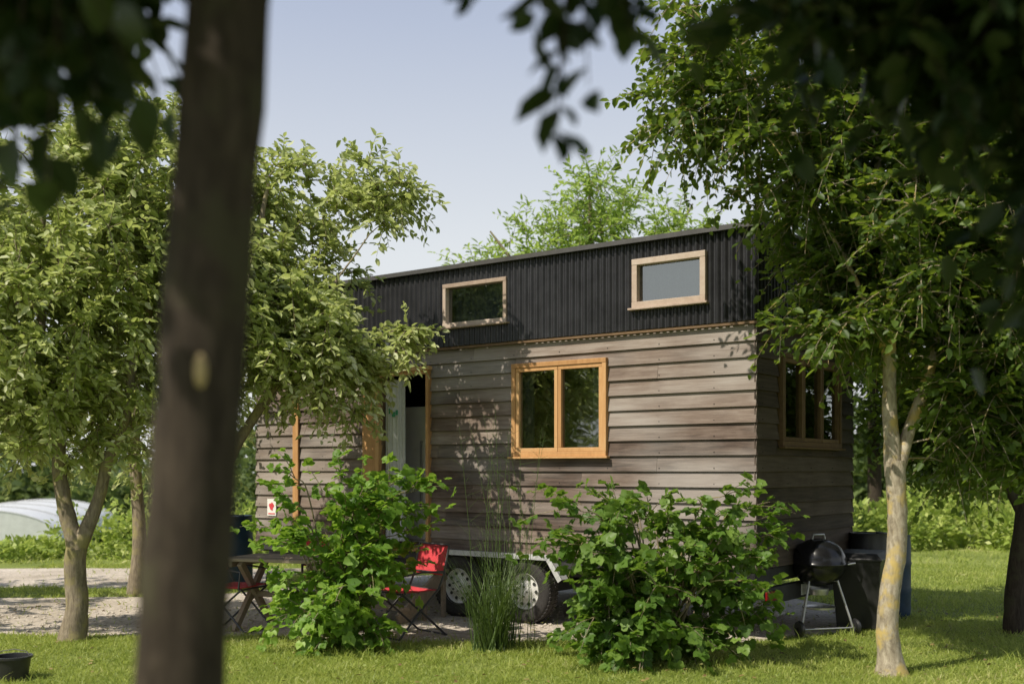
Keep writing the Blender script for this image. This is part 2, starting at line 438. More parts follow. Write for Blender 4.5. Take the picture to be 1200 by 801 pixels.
# ------------------------------------------------------------------ trees
def catmull(pts,sub=5):
    pts=[np.array(p,float) for p in pts]
    if len(pts)<3:
        return [pts[0]*(1-t)+pts[1]*t for t in np.linspace(0,1,sub+1)]
    P=[2*pts[0]-pts[1]]+pts+[2*pts[-1]-pts[-2]];o=[]
    for i in range(1,len(P)-2):
        for t in np.linspace(0,1,sub,endpoint=False):
            a,b,c,d=P[i-1],P[i],P[i+1],P[i+2]
            o.append(.5*((2*b)+(-a+c)*t+(2*a-5*b+4*c-d)*t*t+(-a+3*b-3*c+d)*t**3))
    o.append(pts[-1]);return o

def make_tree(name,base,paths,crowns,leafmat_,bark,T=T_LEAF,leaf=(.08,.045),twigs=6,twl=.42,lpt=12,
              gap=.0,droop=.25,jit=.0,nsc=.7,extra=None,limb_r=.012,sides=12,outw=.5):
    e=empty(name,base)
    mb=MB();nodes=[]
    for pth in paths:
        c=catmull(pth,6);c=[(q[:3],max(q[3],.004)) for q in c]
        pts=[Vector(q[0])+Vector((noise.noise(Vector(q[0])*2.1),noise.noise(Vector(q[0])*2.1+Vector((9,9,9))),0))*jit*min(1,max(0,q[0][2]*2)) for q in c]
        mb.tube(pts,[q[1] for q in c],n=sides,wob=.12)
        for p,q in zip(pts,c):
            if p.z-base[2]>max(.25,0): nodes.append((p.x,p.y,p.z,q[1]))
    nodes=np.array(nodes);C=[]
    for (cc,rr,n,bias) in crowns:
        k=0;tries=0
        while k<n and tries<n*30:
            tries+=1
            d=Vector(rng.normal(0,1,3)).normalized();u=random.random()**bias
            p=Vector((cc[0]+d.x*rr[0]*u,cc[1]+d.y*rr[1]*u,cc[2]+d.z*rr[2]*u))
            if gap and noise.noise(p*nsc+Vector((base[0],3,7)))<(-.35+gap):continue
            if p.z<.1:continue
            C.append((p,(p-Vector(cc)).normalized()));k+=1
    Cn=np.array([tuple(c[0]) for c in C])
    d0=np.min(np.linalg.norm(Cn[:,None,:]-nodes[None,:,:3],axis=2),axis=1)
    T0=[];TD=[];TL=[]
    for idx in np.argsort(d0):
        p,od=C[idx]
        df=nodes[:,:3]-np.array(p)
        sc=np.linalg.norm(df,axis=1)+.9*np.maximum(0,df[:,2])
        j=int(np.argmin(sc));q=Vector(nodes[j,:3]);L=(p-q).length
        if L>.05:
            r0=min(nodes[j,3]*.75,limb_r*.35+limb_r*.8*L+.002)
            up=Vector((0,0,.14*L));side=Vector(rng.normal(0,.07*L,3))
            m1=q.lerp(p,.35)+up*.7+side;m2=q.lerp(p,.7)+up*.8+side*.6
            mb.tube([q,m1,m2,p],[r0,r0*.75,r0*.55,max(r0*.35,.003)],n=5)
            add=[]
            for t,(w) in zip((.35,.7,1),(m1,m2,p)):add.append((*w,r0*(1-.6*t)))
            nodes=np.vstack([nodes,np.array(add)])
        for t in range(twigs):
            d=(od*outw+Vector(rng.normal(0,.62,3))+Vector((0,0,.12))).normalized()
            T0.append(tuple(p));TD.append(tuple(d));TL.append(twl*random.uniform(.5,1.25))
    if extra:
        for a,d,l in extra:
            T0.append(a);TD.append(tuple(Vector(d).normalized()));TL.append(l)
    T0=np.array(T0);TD=np.array(TD);TL=np.array(TL);n=len(T0)
    def tw(t):
        q=T0[:,None,:]+TD[:,None,:]*(TL[:,None]*t)[:,:,None]
        q[:,:,2]-=droop*(TL[:,None])*t*t
        return q
    tt=np.linspace(0,1,4)[None,:].repeat(n,0);Q=tw(tt)
    e1=norm(np.cross(TD,np.array([[.3,.2,1.]])));e2=norm(np.cross(TD,e1))
    rr=np.array([.0045,.0035,.0025,.0012])*(1+leaf[0]*2)
    V=[]
    for a in(0,2.094,4.189):
        V.append(Q+(e1*math.cos(a)+e2*math.sin(a))[:,None,:]*rr[None,:,None])
    V=np.stack(V,2).reshape(-1,3)
    F=[]
    for s_ in range(3):
        for k in range(3):
            F.append([s_*3+k,s_*3+(k+1)%3,(s_+1)*3+(k+1)%3,(s_+1)*3+k])
    F=(np.array(F)[None]+(np.arange(n)*12)[:,None,None]).reshape(-1,4)
    fast_mesh('twigs',V,F,np.full(len(V),.5),bark,e,base)
    t=(np.linspace(.08,1,lpt)[None,:]+rng.normal(0,.04,(n,lpt)));P=tw(t).reshape(-1,3)
    side=np.where(np.arange(lpt)%2==0,1.,-1.)[None,:,None]
    D=TD[:,None,:].repeat(lpt,1)
    A=D*.6+e1[:,None,:]*side*.8+rng.normal(0,.35,D.shape);A[:,:,2]-=droop
    A=A.reshape(-1,3)
    Nn=rng.normal(0,.55,A.shape);Nn[:,2]+=1
    m=len(P);sz=rng.uniform(.6,1.2,m)
    V,F,k=instancer(P,A,Nn,leaf[0]*sz,leaf[1]*sz*2*.6 if T is not T_TRI else leaf[0]*sz,T)
    tip=np.tile(np.linspace(0,.35,lpt),n)
    r=np.repeat(np.clip(rng.beta(2,2.5,m)*.75+tip+.16*patch(P),0,1),k)
    fast_mesh('leaves',V,F,r,leafmat_,e,base)
    mb.obj('trunk',bark,e,smooth=True,off=base)
    return e

make_tree('silver_leaved_tree',(-4.25,10.6,0),
  [[(-4.25,10.6,-.05,.16),(-4.24,10.6,.25,.11),(-4.22,10.6,.9,.10)],
   [(-4.22,10.6,.85,.09),(-4.33,10.6,1.3,.075),(-4.4,10.6,1.9,.06),(-4.6,10.7,3.2,.04),(-4.7,10.8,4.6,.02)],
   [(-4.22,10.6,.85,.085),(-4.0,10.6,1.35,.06),(-3.85,10.65,2.0,.05),(-3.6,10.8,3.2,.035),(-3.7,10.9,4.5,.02)]],
  [((-4.75,10.8,3.5),(2.0,1.6,1.75),440,.42),((-4.3,10.6,2.3),(1.5,1.1,.7),90,.6),((-3.9,10.8,4.3),(1.0,1.0,1.2),80,.6)],
  M_silver,B_mid,leaf=(.095,.045),gap=.14,jit=.08,twl=.36)
make_tree('silver_leaved_tree',(-3.25,11.5,0),
  [[(-3.25,11.5,-.05,.13),(-3.22,11.5,.5,.10),(-3.1,11.45,1.6,.085),(-2.8,11.4,3.0,.055),(-2.5,11.3,4.6,.02)],
   [(-3.1,11.45,1.5,.07),(-2.7,11.35,2.2,.05),(-2.1,11.2,3.0,.03),(-1.75,11.1,3.6,.015)]],
  [((-2.55,11.4,3.55),(1.25,1.25,1.2),240,.45),((-1.8,11.2,2.95),(.75,.8,.7),74,.6),((-2.5,11.4,4.6),(.8,.7,.5),24,.7),((-1.45,11.3,4.1),(.3,.3,.8),18,.8),((-1.15,11.2,4.5),(.25,.2,.3),5,.9),((-1.2,11.2,3.4),(.3,.3,.5),10,.9)],
  M_silver,B_mid,leaf=(.095,.045),gap=.14,jit=.06,twl=.36)
make_tree('silver_leaved_tree',(-4.95,14.4,0),
  [[(-4.95,14.4,-.05,.13),(-4.9,14.4,.8,.09),(-5.0,14.5,2.2,.07),(-4.9,14.5,4.2,.02)]],
  [((-5.1,14.9,3.3),(2.0,1.5,1.9),200,.5)],M_silver,B_mid,T=T_DIAM,leaf=(.11,.06),gap=.1,twigs=5,lpt=10)
make_tree('elm_tree',(3.06,8.83,0),
  [[(3.06,8.83,-.08,.17),(3.05,8.83,.12,.105),(3.03,8.83,.5,.086),(3.10,8.83,1.0,.08),(3.10,8.83,1.45,.08),(3.08,8.83,1.72,.08)],
   [(3.08,8.83,1.6,.072),(3.04,8.82,2.2,.056),(3.03,8.8,2.9,.045),(2.95,8.8,4.0,.03),(2.8,8.8,5.4,.015)],
   [(3.09,8.83,1.58,.06),(3.22,8.85,2.0,.05),(3.41,8.9,2.52,.042),(3.6,9.0,3.4,.03),(3.8,9.0,4.8,.015)],
   [(3.04,8.82,2.5,.03),(2.75,8.8,3.2,.02),(2.3,8.8,4.0,.013),(1.9,8.8,4.9,.008)]],
  [((3.1,8.9,5.0),(2.2,1.9,1.2),270,.5),((3.65,8.9,3.6),(1.35,1.4,1.2),250,.5),
   ((2.5,8.8,4.2),(1.0,1.0,.7),60,.6),((3.62,8.75,2.3),(.35,.4,.75),32,.7),((2.55,8.7,2.85),(.5,.35,.25),12,.8),((4.2,8.9,2.7),(.8,.7,.9),80,.6),((1.75,8.8,4.7),(.7,.7,.45),28,.7),
   ((2.85,9.1,3.2),(.45,.4,.6),46,.7),((4.1,8.9,1.95),(.4,.5,.5),24,.7)],
  M_right,B_pale,leaf=(.085,.05),gap=.12,twl=.40,lpt=11,droop=.3)
make_tree('broadleaf_tree',(5.12,11.1,0),
  [[(5.12,11.1,-.05,.14),(5.1,11.1,.4,.10),(5.25,11.15,1.4,.09),(5.5,11.4,3.0,.06),(5.6,11.6,5.0,.02)],
   [(5.2,11.15,1.2,.06),(4.8,11.4,2.2,.045),(4.5,11.7,3.3,.03),(4.4,11.8,4.4,.01)]],
  [((5.5,12.0,3.7),(2.1,1.6,1.9),330,.5),((4.7,12.1,2.2),(.8,.6,.6),50,.6),((5.9,11.6,2.3),(.9,.8,.7),60,.6)],
  M_right,B_dark,leaf=(.10,.06),gap=.04,twigs=6,lpt=11)
# dark trees standing behind the hedge, right of the house
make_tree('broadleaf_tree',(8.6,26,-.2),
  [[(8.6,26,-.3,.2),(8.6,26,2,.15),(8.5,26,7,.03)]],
  [((8.6,26,5.3),(3.4,2.2,3.3),250,.5)],M_darkleaf,B_dark,T=T_DIAM,leaf=(.22,.15),twigs=5,lpt=9,twl=.7)
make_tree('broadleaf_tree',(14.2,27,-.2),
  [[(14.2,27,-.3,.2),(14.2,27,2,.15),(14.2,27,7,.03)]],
  [((14.2,27,5.3),(3.4,2.2,3.3),190,.5)],M_darkleaf,B_dark,T=T_DIAM,leaf=(.22,.15),twigs=5,lpt=9,twl=.7)
make_tree('ash_tree',(1.6,20,0),
  [[(1.6,20,-.1,.2),(1.6,20,1.5,.15),(1.5,20,4.2,.10),(1.4,20,7.0,.02)],
   [(1.55,20,3.2,.08),(.5,20,4.8,.05),(-.4,20,6.0,.015)],[(1.5,20,3.6,.08),(2.6,20,5.2,.05),(3.3,20,6.5,.015)]],
  [((.4,20,5.3),(1.2,1.0,.8),32,.6),((1.7,20,6.2),(1.1,1.0,.8),45,.6),((3.1,20,5.5),(.9,1.0,.8),34,.6),((1.5,20,4.6),(2.1,1.3,1.0),70,.6)],
  M_feather,B_mid,T=T_NARROW,leaf=(.15,.10),gap=.25,twigs=5,twl=.75,lpt=13,droop=.15)
make_tree('maple_tree',(-.76,2.2,0),
  [[(-.76,2.2,-.05,.13),(-.735,2.2,.4,.098),(-.668,2.2,1.22,.089),(-.62,2.2,1.95,.083),(-.569,2.2,2.59,.08),(-.53,2.2,3.2,.07),(-.5,2.2,4.2,.04),(-.5,2.2,5.0,.015)],
   [(-.55,2.2,2.95,.05),(-.95,2.1,3.4,.035),(-1.5,2.1,3.9,.02)],[(-.54,2.2,3.0,.05),(-.2,2.3,3.4,.035),(.4,2.5,3.7,.02)]],
  [((-.6,2.0,4.3),(1.7,1.3,1.0),200,.6),((-1.2,2.5,2.88),(.4,.3,.14),26,.7),((-1.0,1.9,3.0),(.4,.5,.15),12,.7)],
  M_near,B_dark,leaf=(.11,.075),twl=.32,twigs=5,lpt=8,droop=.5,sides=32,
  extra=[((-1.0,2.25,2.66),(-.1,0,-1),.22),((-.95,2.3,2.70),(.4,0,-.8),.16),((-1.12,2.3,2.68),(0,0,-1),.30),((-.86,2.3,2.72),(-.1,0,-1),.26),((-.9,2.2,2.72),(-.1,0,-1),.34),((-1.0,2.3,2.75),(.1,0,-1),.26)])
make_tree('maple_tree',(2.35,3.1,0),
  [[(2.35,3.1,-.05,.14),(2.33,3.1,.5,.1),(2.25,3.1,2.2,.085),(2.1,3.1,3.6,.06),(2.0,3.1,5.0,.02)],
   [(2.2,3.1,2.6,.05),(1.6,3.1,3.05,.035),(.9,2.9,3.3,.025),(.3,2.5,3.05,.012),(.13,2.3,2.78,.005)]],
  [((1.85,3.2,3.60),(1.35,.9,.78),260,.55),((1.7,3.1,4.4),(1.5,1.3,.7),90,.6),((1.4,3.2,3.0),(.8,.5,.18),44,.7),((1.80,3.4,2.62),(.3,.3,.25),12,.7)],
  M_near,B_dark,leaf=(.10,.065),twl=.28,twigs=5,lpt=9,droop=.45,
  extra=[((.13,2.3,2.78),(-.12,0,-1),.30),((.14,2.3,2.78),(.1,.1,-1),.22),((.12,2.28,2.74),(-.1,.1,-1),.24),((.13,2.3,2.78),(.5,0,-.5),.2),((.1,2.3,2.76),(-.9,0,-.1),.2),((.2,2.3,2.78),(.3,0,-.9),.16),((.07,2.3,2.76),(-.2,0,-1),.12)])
fleck_=MB();fleck_.lathe([(0,-.008),(.012,-.008),(.018,-.004),(.021,.006),(.021,.03)],c=(0,0,0),n=20,axis='y')  # pale disc added on the trunk as a painted fleck of sunlight
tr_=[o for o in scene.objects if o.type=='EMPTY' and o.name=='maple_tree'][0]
so=fleck_.obj('sun_fleck',simple('sun_fleck_tint',(.40,.30,.15),.8,0,40,.3),smooth=True)
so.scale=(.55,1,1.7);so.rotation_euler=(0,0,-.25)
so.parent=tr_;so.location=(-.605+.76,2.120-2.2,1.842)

make_tree('silver_leaved_tree',(-8.6,8.4,0),[[(-8.6,8.4,-.05,.13),(-8.6,8.4,1.5,.1),(-8.5,8.4,4.5,.02)]],
  [((-8.6,8.4,3.2),(1.6,1.6,1.6),100,.5)],M_silver,B_mid,T=T_DIAM,leaf=(.14,.09),twigs=5,lpt=8)
make_tree('silver_leaved_tree',(-9.5,12.5,0),[[(-9.5,12.5,-.05,.13),(-9.5,12.5,1.5,.1),(-9.4,12.5,4.5,.02)]],
  [((-9.5,12.5,3.4),(2.2,2.2,2.1),140,.5)],M_silver,B_mid,T=T_DIAM,leaf=(.15,.10),twigs=5,lpt=8)
make_tree('broadleaf_tree',(1.5,-6,0),[[(1.5,-6,-.05,.13),(1.5,-6,1.5,.1),(1.5,-6,4.5,.02)]],
  [((1.5,-6,4),(2.6,2.2,2.4),100,.5)],M_right,B_mid,T=T_DIAM,leaf=(.18,.12),twigs=5,lpt=7)

# ------------------------------------------------------------------ bushes
def canes(bx,by,n,spread,h):
    out=[]
    for i in range(n):
        a=random.uniform(0,2*math.pi);s=spread*random.uniform(.25,1)
        hh=h*random.uniform(.5,1.05)
        x0=bx+random.uniform(-.12,.12)*spread;y0=by+random.uniform(-.1,.1)
        dx,dy=math.cos(a)*s,math.sin(a)*s*.7
        out.append([(x0,y0,0,.009),(x0+dx*.35,y0+dy*.35,hh*.55,.008),(x0+dx*.7,y0+dy*.7,hh*.92,.006),(x0+dx*1.0,y0+dy*1.0,hh*.98,.004)])
    return out
def tips(cs):
    ex=[]
    for c in cs:
        a=Vector(c[-2][:3]);b=Vector(c[-1][:3])
        for k in range(2):
            d=(b-a).normalized()+Vector((random.uniform(-.5,.5),random.uniform(-.4,.4),random.uniform(-.1,.6)))
            ex.append((tuple(b),tuple(d),random.uniform(.25,.45)))
        ex.append((tuple(a),(random.uniform(-1,1),random.uniform(-1,0),.4),.3))
    return ex
c1=canes(-1.6,10.15,18,.66,1.62)
make_tree('raspberry_bush',(-1.6,10.15,0),c1,
  [((-1.6,10.1,.68),(.56,.5,.62),44,.7),((-1.4,10.1,1.35),(.4,.3,.3),8,.8),((-1.3,10.1,1.1),(.3,.3,.4),5,.8),((-1.6,10.1,.3),(.5,.45,.25),20,.7)],
  M_bush,B_mid,T=T_TRI,leaf=(.145,.1),twigs=3,twl=.32,lpt=6,droop=.35,limb_r=.006,gap=.27,nsc=2.6,
  extra=tips(c1)+[((-1.1,10.1,1.3),(1,0,.3),.5),((-1.4,10.1,1.5),(.1,0,1),.4),((-1.75,10.1,1.45),(-.4,0,1),.35),((-2.0,10.1,1.0),(-1,0,.35),.35)])
c2=canes(1.3,9.5,26,.95,1.42)
make_tree('raspberry_bush',(1.3,9.5,0),c2,
  [((1.32,9.45,.52),(.80,.55,.48),68,.7),((.75,9.4,1.1),(.35,.3,.2),6,.8),((1.55,9.5,1.05),(.5,.35,.22),8,.8),((1.32,9.3,.28),(.62,.45,.2),30,.7)],
  M_bush2,B_mid,T=T_TRI,leaf=(.145,.1),twigs=3,twl=.33,lpt=6,droop=.35,limb_r=.006,gap=.28,nsc=2.6,
  extra=tips(c2)+[((.6,9.4,1.35),(-.8,0,.5),.6),((.6,9.4,1.3),(-1,0,.15),.6),((.5,9.4,1.1),(-1,0,-.1),.45),((1.2,9.4,1.3),(.6,0,.8),.35),((1.95,9.4,1.1),(1,0,.2),.4),((.9,9.4,1.35),(-.2,0,1),.3)])

def blades_plant(name,base,n,h,w,spread,mat):
    b=np.array(base)
    P=b+np.stack([rng.normal(0,.06,n),rng.normal(0,.06,n),np.zeros(n)],1)
    A=np.stack([rng.normal(0,spread,n),rng.normal(0,spread,n),np.ones(n)],1)
    Nn=A.copy();Nn[:,2]=.0;Nn+=rng.normal(0,.05,Nn.shape)
    V,F,k=instancer(P,A,Nn,h*rng.uniform(.45,1.05,n),np.full(n,w),T_BLADE)
    e=empty(name,base)
    fast_mesh('blades',V,F,np.repeat(rng.uniform(0,.6,n),k),mat,e,base)
    return e
M_wisp=leafmat('leaf_wisp',[(0,(.07,.12,.035)),(1,(.17,.24,.07))],.3)
blades_plant('tall_grass_clump',(-.20,10.0,0),260,.95,.010,.13,M_wisp)
e=blades_plant('tall_grass_clump',(-.08,10.1,0),110,1.2,.008,.10,M_wisp)
st=MB()
for i in range(16):
    x=random.uniform(-.3,.3);h=random.uniform(1.5,2.3);lx=random.uniform(-.3,.3)
    st.tube([(x,0,0),(x+lx*.3,0,h*.5),(x+lx,0,h)],[.003,.0025,.001],n=4)
    for k in range(9):
        t=.45+.06*k;q=Vector((x+lx*t*t,0,h*t))
        st.tube([q,q+Vector((random.uniform(-.16,.16),random.uniform(-.1,.1),random.uniform(.02,.14)))],[.0016,.0006],n=3)
st.obj('stalks',M_wisp,e)

def mass(name,blobs,size,mat,T=T_DIAM,base=None):
    Ps=[];Ns=[]
    for (c,r,n) in blobs:
        d=norm(rng.normal(0,1,(n,3)));u=rng.uniform(.55,1.05,(n,1))
        q=np.array(c)+d*np.array(r)*u
        ns=np.array([noise.noise(Vector(p)*1.4) for p in q])
        q+=d*np.array(r)*.28*ns[:,None]
        Ps.append(q);Ns.append(d)
    P=np.vstack(Ps);D=np.vstack(Ns);n=len(P)
    A=D+rng.normal(0,.8,D.shape);Nn=rng.normal(0,.6,D.shape);Nn[:,2]+=1
    sz=size*rng.uniform(.6,1.3,n)
    V,F,k=instancer(P,A,Nn,sz,sz*.8,T)
    return fast_mesh(name,V,F,np.repeat(np.clip(rng.uniform(0,1,n)+.25*patch(P,.6),0,1),k),mat)
bl=[]
for i in range(30):
    x=4.6+i*.7+random.uniform(-.3,.3);y=22+random.uniform(-1,1.5)+i*.12
    bl.append(((x,y,ground_z(x,y)+.3),(1.0,.9,random.uniform(.6,.95)),1200))
mass('hedge',bl,.16,M_hedge)
bl=[]
for i in range(30):
    x=-17+i*.62+random.uniform(-.3,.3);y=20.5+random.uniform(-.8,1.2)
    hh=random.uniform(.16,.30) if x<-8.6 else random.uniform(.5,1.1)
    bl.append(((x,y,ground_z(x,y)+.1),(.8,.7,hh),800))
mass('shrubs',bl,.13,M_hedge)
bl=[]
for i in range(70):
    x=-75+i*2.3+random.uniform(-1,1);y=62+random.uniform(-4,9)
    h=random.uniform(2.6,5.0)
    bl.append(((x,y,ground_z(x,y)+h*.55),(2.8,2.5,h*.75),800))
mass('distant_trees',bl,.75,M_far)
bl=[]
for i in range(9):
    x=-9.5+i*1.2;y=25+random.uniform(-1,1);h=random.uniform(1.8,2.8)
    if i<3:continue
    bl.append(((x,y,ground_z(x,y)+h*.6),(1.5,1.3,h*.6),1400))
mass('background_shrubs',bl,.22,M_far)

# ------------------------------------------------------------------ tiny house
H=empty('tiny_house_trailer',(2.286,10.3,0),-math.atan2(.6,.8))
LEN=7.07;WID=2.55;Z0=.71;Z1=3.02;ZT=3.93
def rects(x0,x1,z0,z1,ops):
    xs=sorted(set([x0,x1]+[min(max(v,x0),x1) for o in ops for v in o[:2]]))
    zs=sorted(set([z0,z1]+[min(max(v,z0),z1) for o in ops for v in o[2:]]))
    out=[]
    for j in range(len(zs)-1):
        run=None
        for i in range(len(xs)-1):
            cx=(xs[i]+xs[i+1])/2;cz=(zs[j]+zs[j+1])/2
            ins=any(o[0]<cx<o[1] and o[2]<cz<o[3] for o in ops)
            if ins:
                if run:out.append(run);run=None
            else:
                run=(run[0],xs[i+1],zs[j],zs[j+1]) if run else (xs[i],xs[i+1],zs[j],zs[j+1])
        if run:out.append(run)
    return out
M_front=Matrix.Identity(4)
M_end=Matrix.Rotation(R(90),4,'Z')
M_back=Matrix.Translation((0,WID,0))@Matrix.Rotation(R(180),4,'Z')
M_lend=Matrix.Translation((-LEN,WID,0))@Matrix.Rotation(R(-90),4,'Z')
BW=(Z1-Z0)/15
def wall(name,M,x0,x1,ops,ex0,ex1,mat,joints=True):
    mb=MB(M);bk=MB(M);nl=MB(M)
    for r in rects(x0+.001,x1-.001,Z0,ZT,ops):
        bk.box(r[0],r[1],0.0,.05,r[2],r[3],.5)
    bk.obj(name+'_frame',M_inner,H)
    for i in range(15):
        a=Z0+i*BW;b=a+BW
        xj=[x0-ex0]
        if joints:
            x=x0+random.uniform(1.2,3.8)
            while x<x1-.8:xj.append(x);x+=random.uniform(2.2,4.2)
        xj.append(x1+ex1)
        for k in range(len(xj)-1):
            rn=random.random();wj=random.uniform(-.0025,.0025)
            for r in rects(xj[k]+(.002 if k else 0),xj[k+1],a,b-.005+wj*.5,[o for o in ops]):
                f0=(r[2]-a)/BW;f1=(r[3]-a)/BW
                y0=-.033+.026*f0+wj;y1=-.033+.026*f1
                zz0,zz1=r[2],r[3]
                mb.add([(r[0],y0,zz0),(r[1],y0,zz0),(r[1],-.001,zz0),(r[0],-.001,zz0),(r[0],y1,zz1),(r[1],y1,zz1),(r[1],-.001,zz1),(r[0],-.001,zz1)],
                   [(0,3,2,1),(4,5,6,7),(0,1,5,4),(1,2,6,5),(2,3,7,6),(3,0,4,7)],rn)
        x=x0+.06
        while x<x1:
            if not any(o[0]-.02<x<o[1]+.02 and o[2]-.02<a+.03<o[3]+.02 for o in ops):
                nl.box(x-.004,x+.004,-.0325,-.02,a+.028,a+.036,.5)
            x+=.6
    mb.obj(name+'_siding',mat,H);nl.obj(name+'_nails',M_chassis,H)
def corr(name,M,x0,x1,ops):
    mb=MB(M);pitch=.076;ns=8;n=int((x1-x0)/pitch*ns)
    xs=[x0+(x1-x0)*i/n for i in range(n+1)]
    yf=lambda x:-.048-.014*math.sin(2*math.pi*x/pitch)
    for i in range(n):
        a,b=xs[i],xs[i+1];c=(a+b)/2
        zr=[(Z1+.035,ZT)]
        for o in ops:
            if o[0]<c<o[1] and o[3]>Z1+.1: zr=[(Z1+.035,o[2]),(o[3],ZT)]
        for z0,z1 in zr:
            mb.add([(a,yf(a),z0),(b,yf(b),z0),(b,yf(b),z1),(a,yf(a),z1)],[(0,1,2,3)])
    mb.obj(name,M_tin,H,smooth=False)
def window(name,M,x0,x1,z0,z1,fw,sashes,mat,curtain=None,lintel=True,proud=.07):
    fr=MB(M);yo=-proud;yi=.045
    fr.box(x0-.0,x1+.0,yo,yi,z1-fw,z1)
    fr.box(x0-.0,x1+.0,yo,yi,z0,z0+fw)
    fr.box(x0,x0+fw,yo+.003,yi-.002,z0+fw,z1-fw);fr.box(x1-fw,x1,yo+.003,yi-.002,z0+fw,z1-fw)
    fr.box(x0-.03,x1+.03,yo-.03,-.035,z0-.022,z0-.001)
    a,b=x0+fw,x1-fw;c0,c1=z0+fw,z1-fw
    gl=MB(M)
    sw=(b-a)/sashes;f2=.042
    for s_ in range(sashes):
        p,q=a+s_*sw+.002,a+(s_+1)*sw-.002
        if sashes>1:
            fr.box(p,q,yo+.012,.02,c1-f2,c1-.001);fr.box(p,q,yo+.012,.02,c0+.001,c0+f2)
            fr.box(p,p+f2,yo+.014,.018,c0+f2,c1-f2);fr.box(q-f2,q,yo+.014,.018,c0+f2,c1-f2)
            gl.add([(p+f2,-.02,c0+f2),(q-f2,-.02,c0+f2),(q-f2,-.02,c1-f2),(p+f2,-.02,c1-f2)],[(0,1,2,3)])
        else:
            gl.add([(p,-.02,c0),(q,-.02,c0),(q,-.02,c1),(p,-.02,c1)],[(0,1,2,3)])
    fr.obj(name+'_frame',mat,H,bevel=.004);gl.obj(name+'_glass',M_glass,H)
    if curtain:
        for (u0,u1,cm) in curtain:
            cu=MB(M);n=60;vs=[];fs=[]
            for i in range(n+1):
                x=x0+(x1-x0)*(u0+(u1-u0)*i/n);y=.10+.018*math.sin(i*.9)+.01*math.sin(i*.37+1)
                vs+=[(x,y,z0-.02),(x,y,z1+.02)]
            for i in range(n):fs.append((2*i,2*i+2,2*i+3,2*i+1))
            cu.add(vs,fs);cu.obj(name+'_curtain',cm,H,smooth=True)
WA=(-2.82,-1.607,1.79,2.80);WB=(-3.79,-2.88,3.27,3.76);WC=(-1.294,-.477,3.27,3.76);DR=(-4.80,-4.06,.74,2.76)
WE=(.5,2.1,1.88,2.80)
ofront=[WA,WB,WC,DR]
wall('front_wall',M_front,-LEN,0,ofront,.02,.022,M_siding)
wall('end_wall',M_end,0.05,WID-.05,[WE],.072,.07,M_sidingShade)
wall('back_wall',M_back,0,LEN,[],.02,.02,M_sidingShade)
wall('left_end_wall',M_lend,0.05,WID-.05,[],.07,.07,M_sidingShade)
corr('front_cladding',M_front,-LEN-.05,.05,ofront)
corr('end_cladding',M_end,-.05,WID+.05,[])
corr('back_cladding',M_back,-.05,LEN+.05,[])
corr('left_cladding',M_lend,-.05,WID+.05,[])
window('kitchen_window',M_front,*WA,.05,2,M_orange,[(0,.16,M_dcloth),(.78,1,M_dcloth)])
window('loft_window_a',M_front,*WB,.045,1,M_greyframe,[(0,1,M_dcloth)],proud=.085)
window('loft_window_b',M_front,*WC,.06,1,M_greyframe,[(0,1,M_dcloth)],proud=.085)
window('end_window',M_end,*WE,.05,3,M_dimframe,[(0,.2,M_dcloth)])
tb=MB()
tb.box(-LEN-.05,.05,-.062,-.037,Z1,Z1+.022,.3)
tb.box(.037,.062,-.03,WID+.05,Z1,Z1+.022,.3)
tb.obj('belt_trim',M_dimframe,H)
rf=MB()
rf.box(-LEN-.1,.1,-.10,WID+.1,ZT+.002,ZT+.03)
rf.obj('roof_sheet',M_tin,H)
re=MB();re.box(-LEN-.11,.11,-.112,-.085,ZT-.01,ZT+.038);re.box(.085,.112,-.08,WID+.1,ZT-.01,ZT+.038)
re.obj('roof_edge',M_roofedge,H)
fl=MB();fl.box(-LEN+.05,-.05,.052,WID-.052,Z0+.0,Z0+.05);fl.box(-2.4,-.06,.06,WID-.06,2.93,2.98);fl.box(-LEN+.05,-2.41,.06,WID-.06,3.86,3.90)
fl.obj('floors',M_inner,H)
dr=MB()
dr.box(-5.08,-4.862,-.066,-.0365,.72,2.72)
dr.box(-4.86,-4.80,-.075,.05,.74,2.80)
dr.box(-4.06,-4.015,-.07,.05,.74,2.80)
dr.box(-5.12,-3.98,-.10,-.0365,2.801,2.845)
dr.box(-4.80,-4.06,-.068,.05,2.76,2.80)
dr.box(-6.33,-6.23,-.064,-.0365,.72,2.72)
dr.box(-4.86,-4.0,-.09,.05,.70,.739)
dr.obj('door_trim',M_orange,H,bevel=.004)
fg=MB();fg.box(-5.05,-4.46,.42,1.0,.79,1.55);fg.box(-5.05,-4.46,.42,1.0,1.56,2.42);fg.box(-5.03,-4.48,.45,.98,.762,.789)
fg.obj('fridge',M_white,H,bevel=.012)
dk=MB();dk.box(-4.55,-4.53,.385,.405,1.65,2.0);dk.box(-4.55,-4.53,.385,.42,1.65,1.67);dk.box(-4.55,-4.53,.385,.42,1.98,2.0)
dk.box(-4.55,-4.53,.385,.405,1.2,1.48);dk.box(-4.55,-4.53,.385,.42,1.2,1.22);dk.obj('fridge_handles',M_alu,H)
cu=MB();vs=[];fs=[]
for i in range(41):
    x=-4.785+.32*i/40;y=.035+.018*math.sin(i*.95)
    vs+=[(x,y,.80),(x+.02*math.sin(i*.3),y,2.72)]
for i in range(40):fs.append((2*i,2*i+2,2*i+3,2*i+1))
cu.add(vs,fs);cu.obj('door_curtain',M_cloth,H,smooth=True)
gp=MB()
for i,(x,w) in enumerate(((-4.66,.05),(-4.60,.035),(-4.71,.02))):
    gp.box(x,x+w,.008,.012,2.28+.02*i,2.34+.02*i)
gp.obj('door_curtain_print',M_green,H)
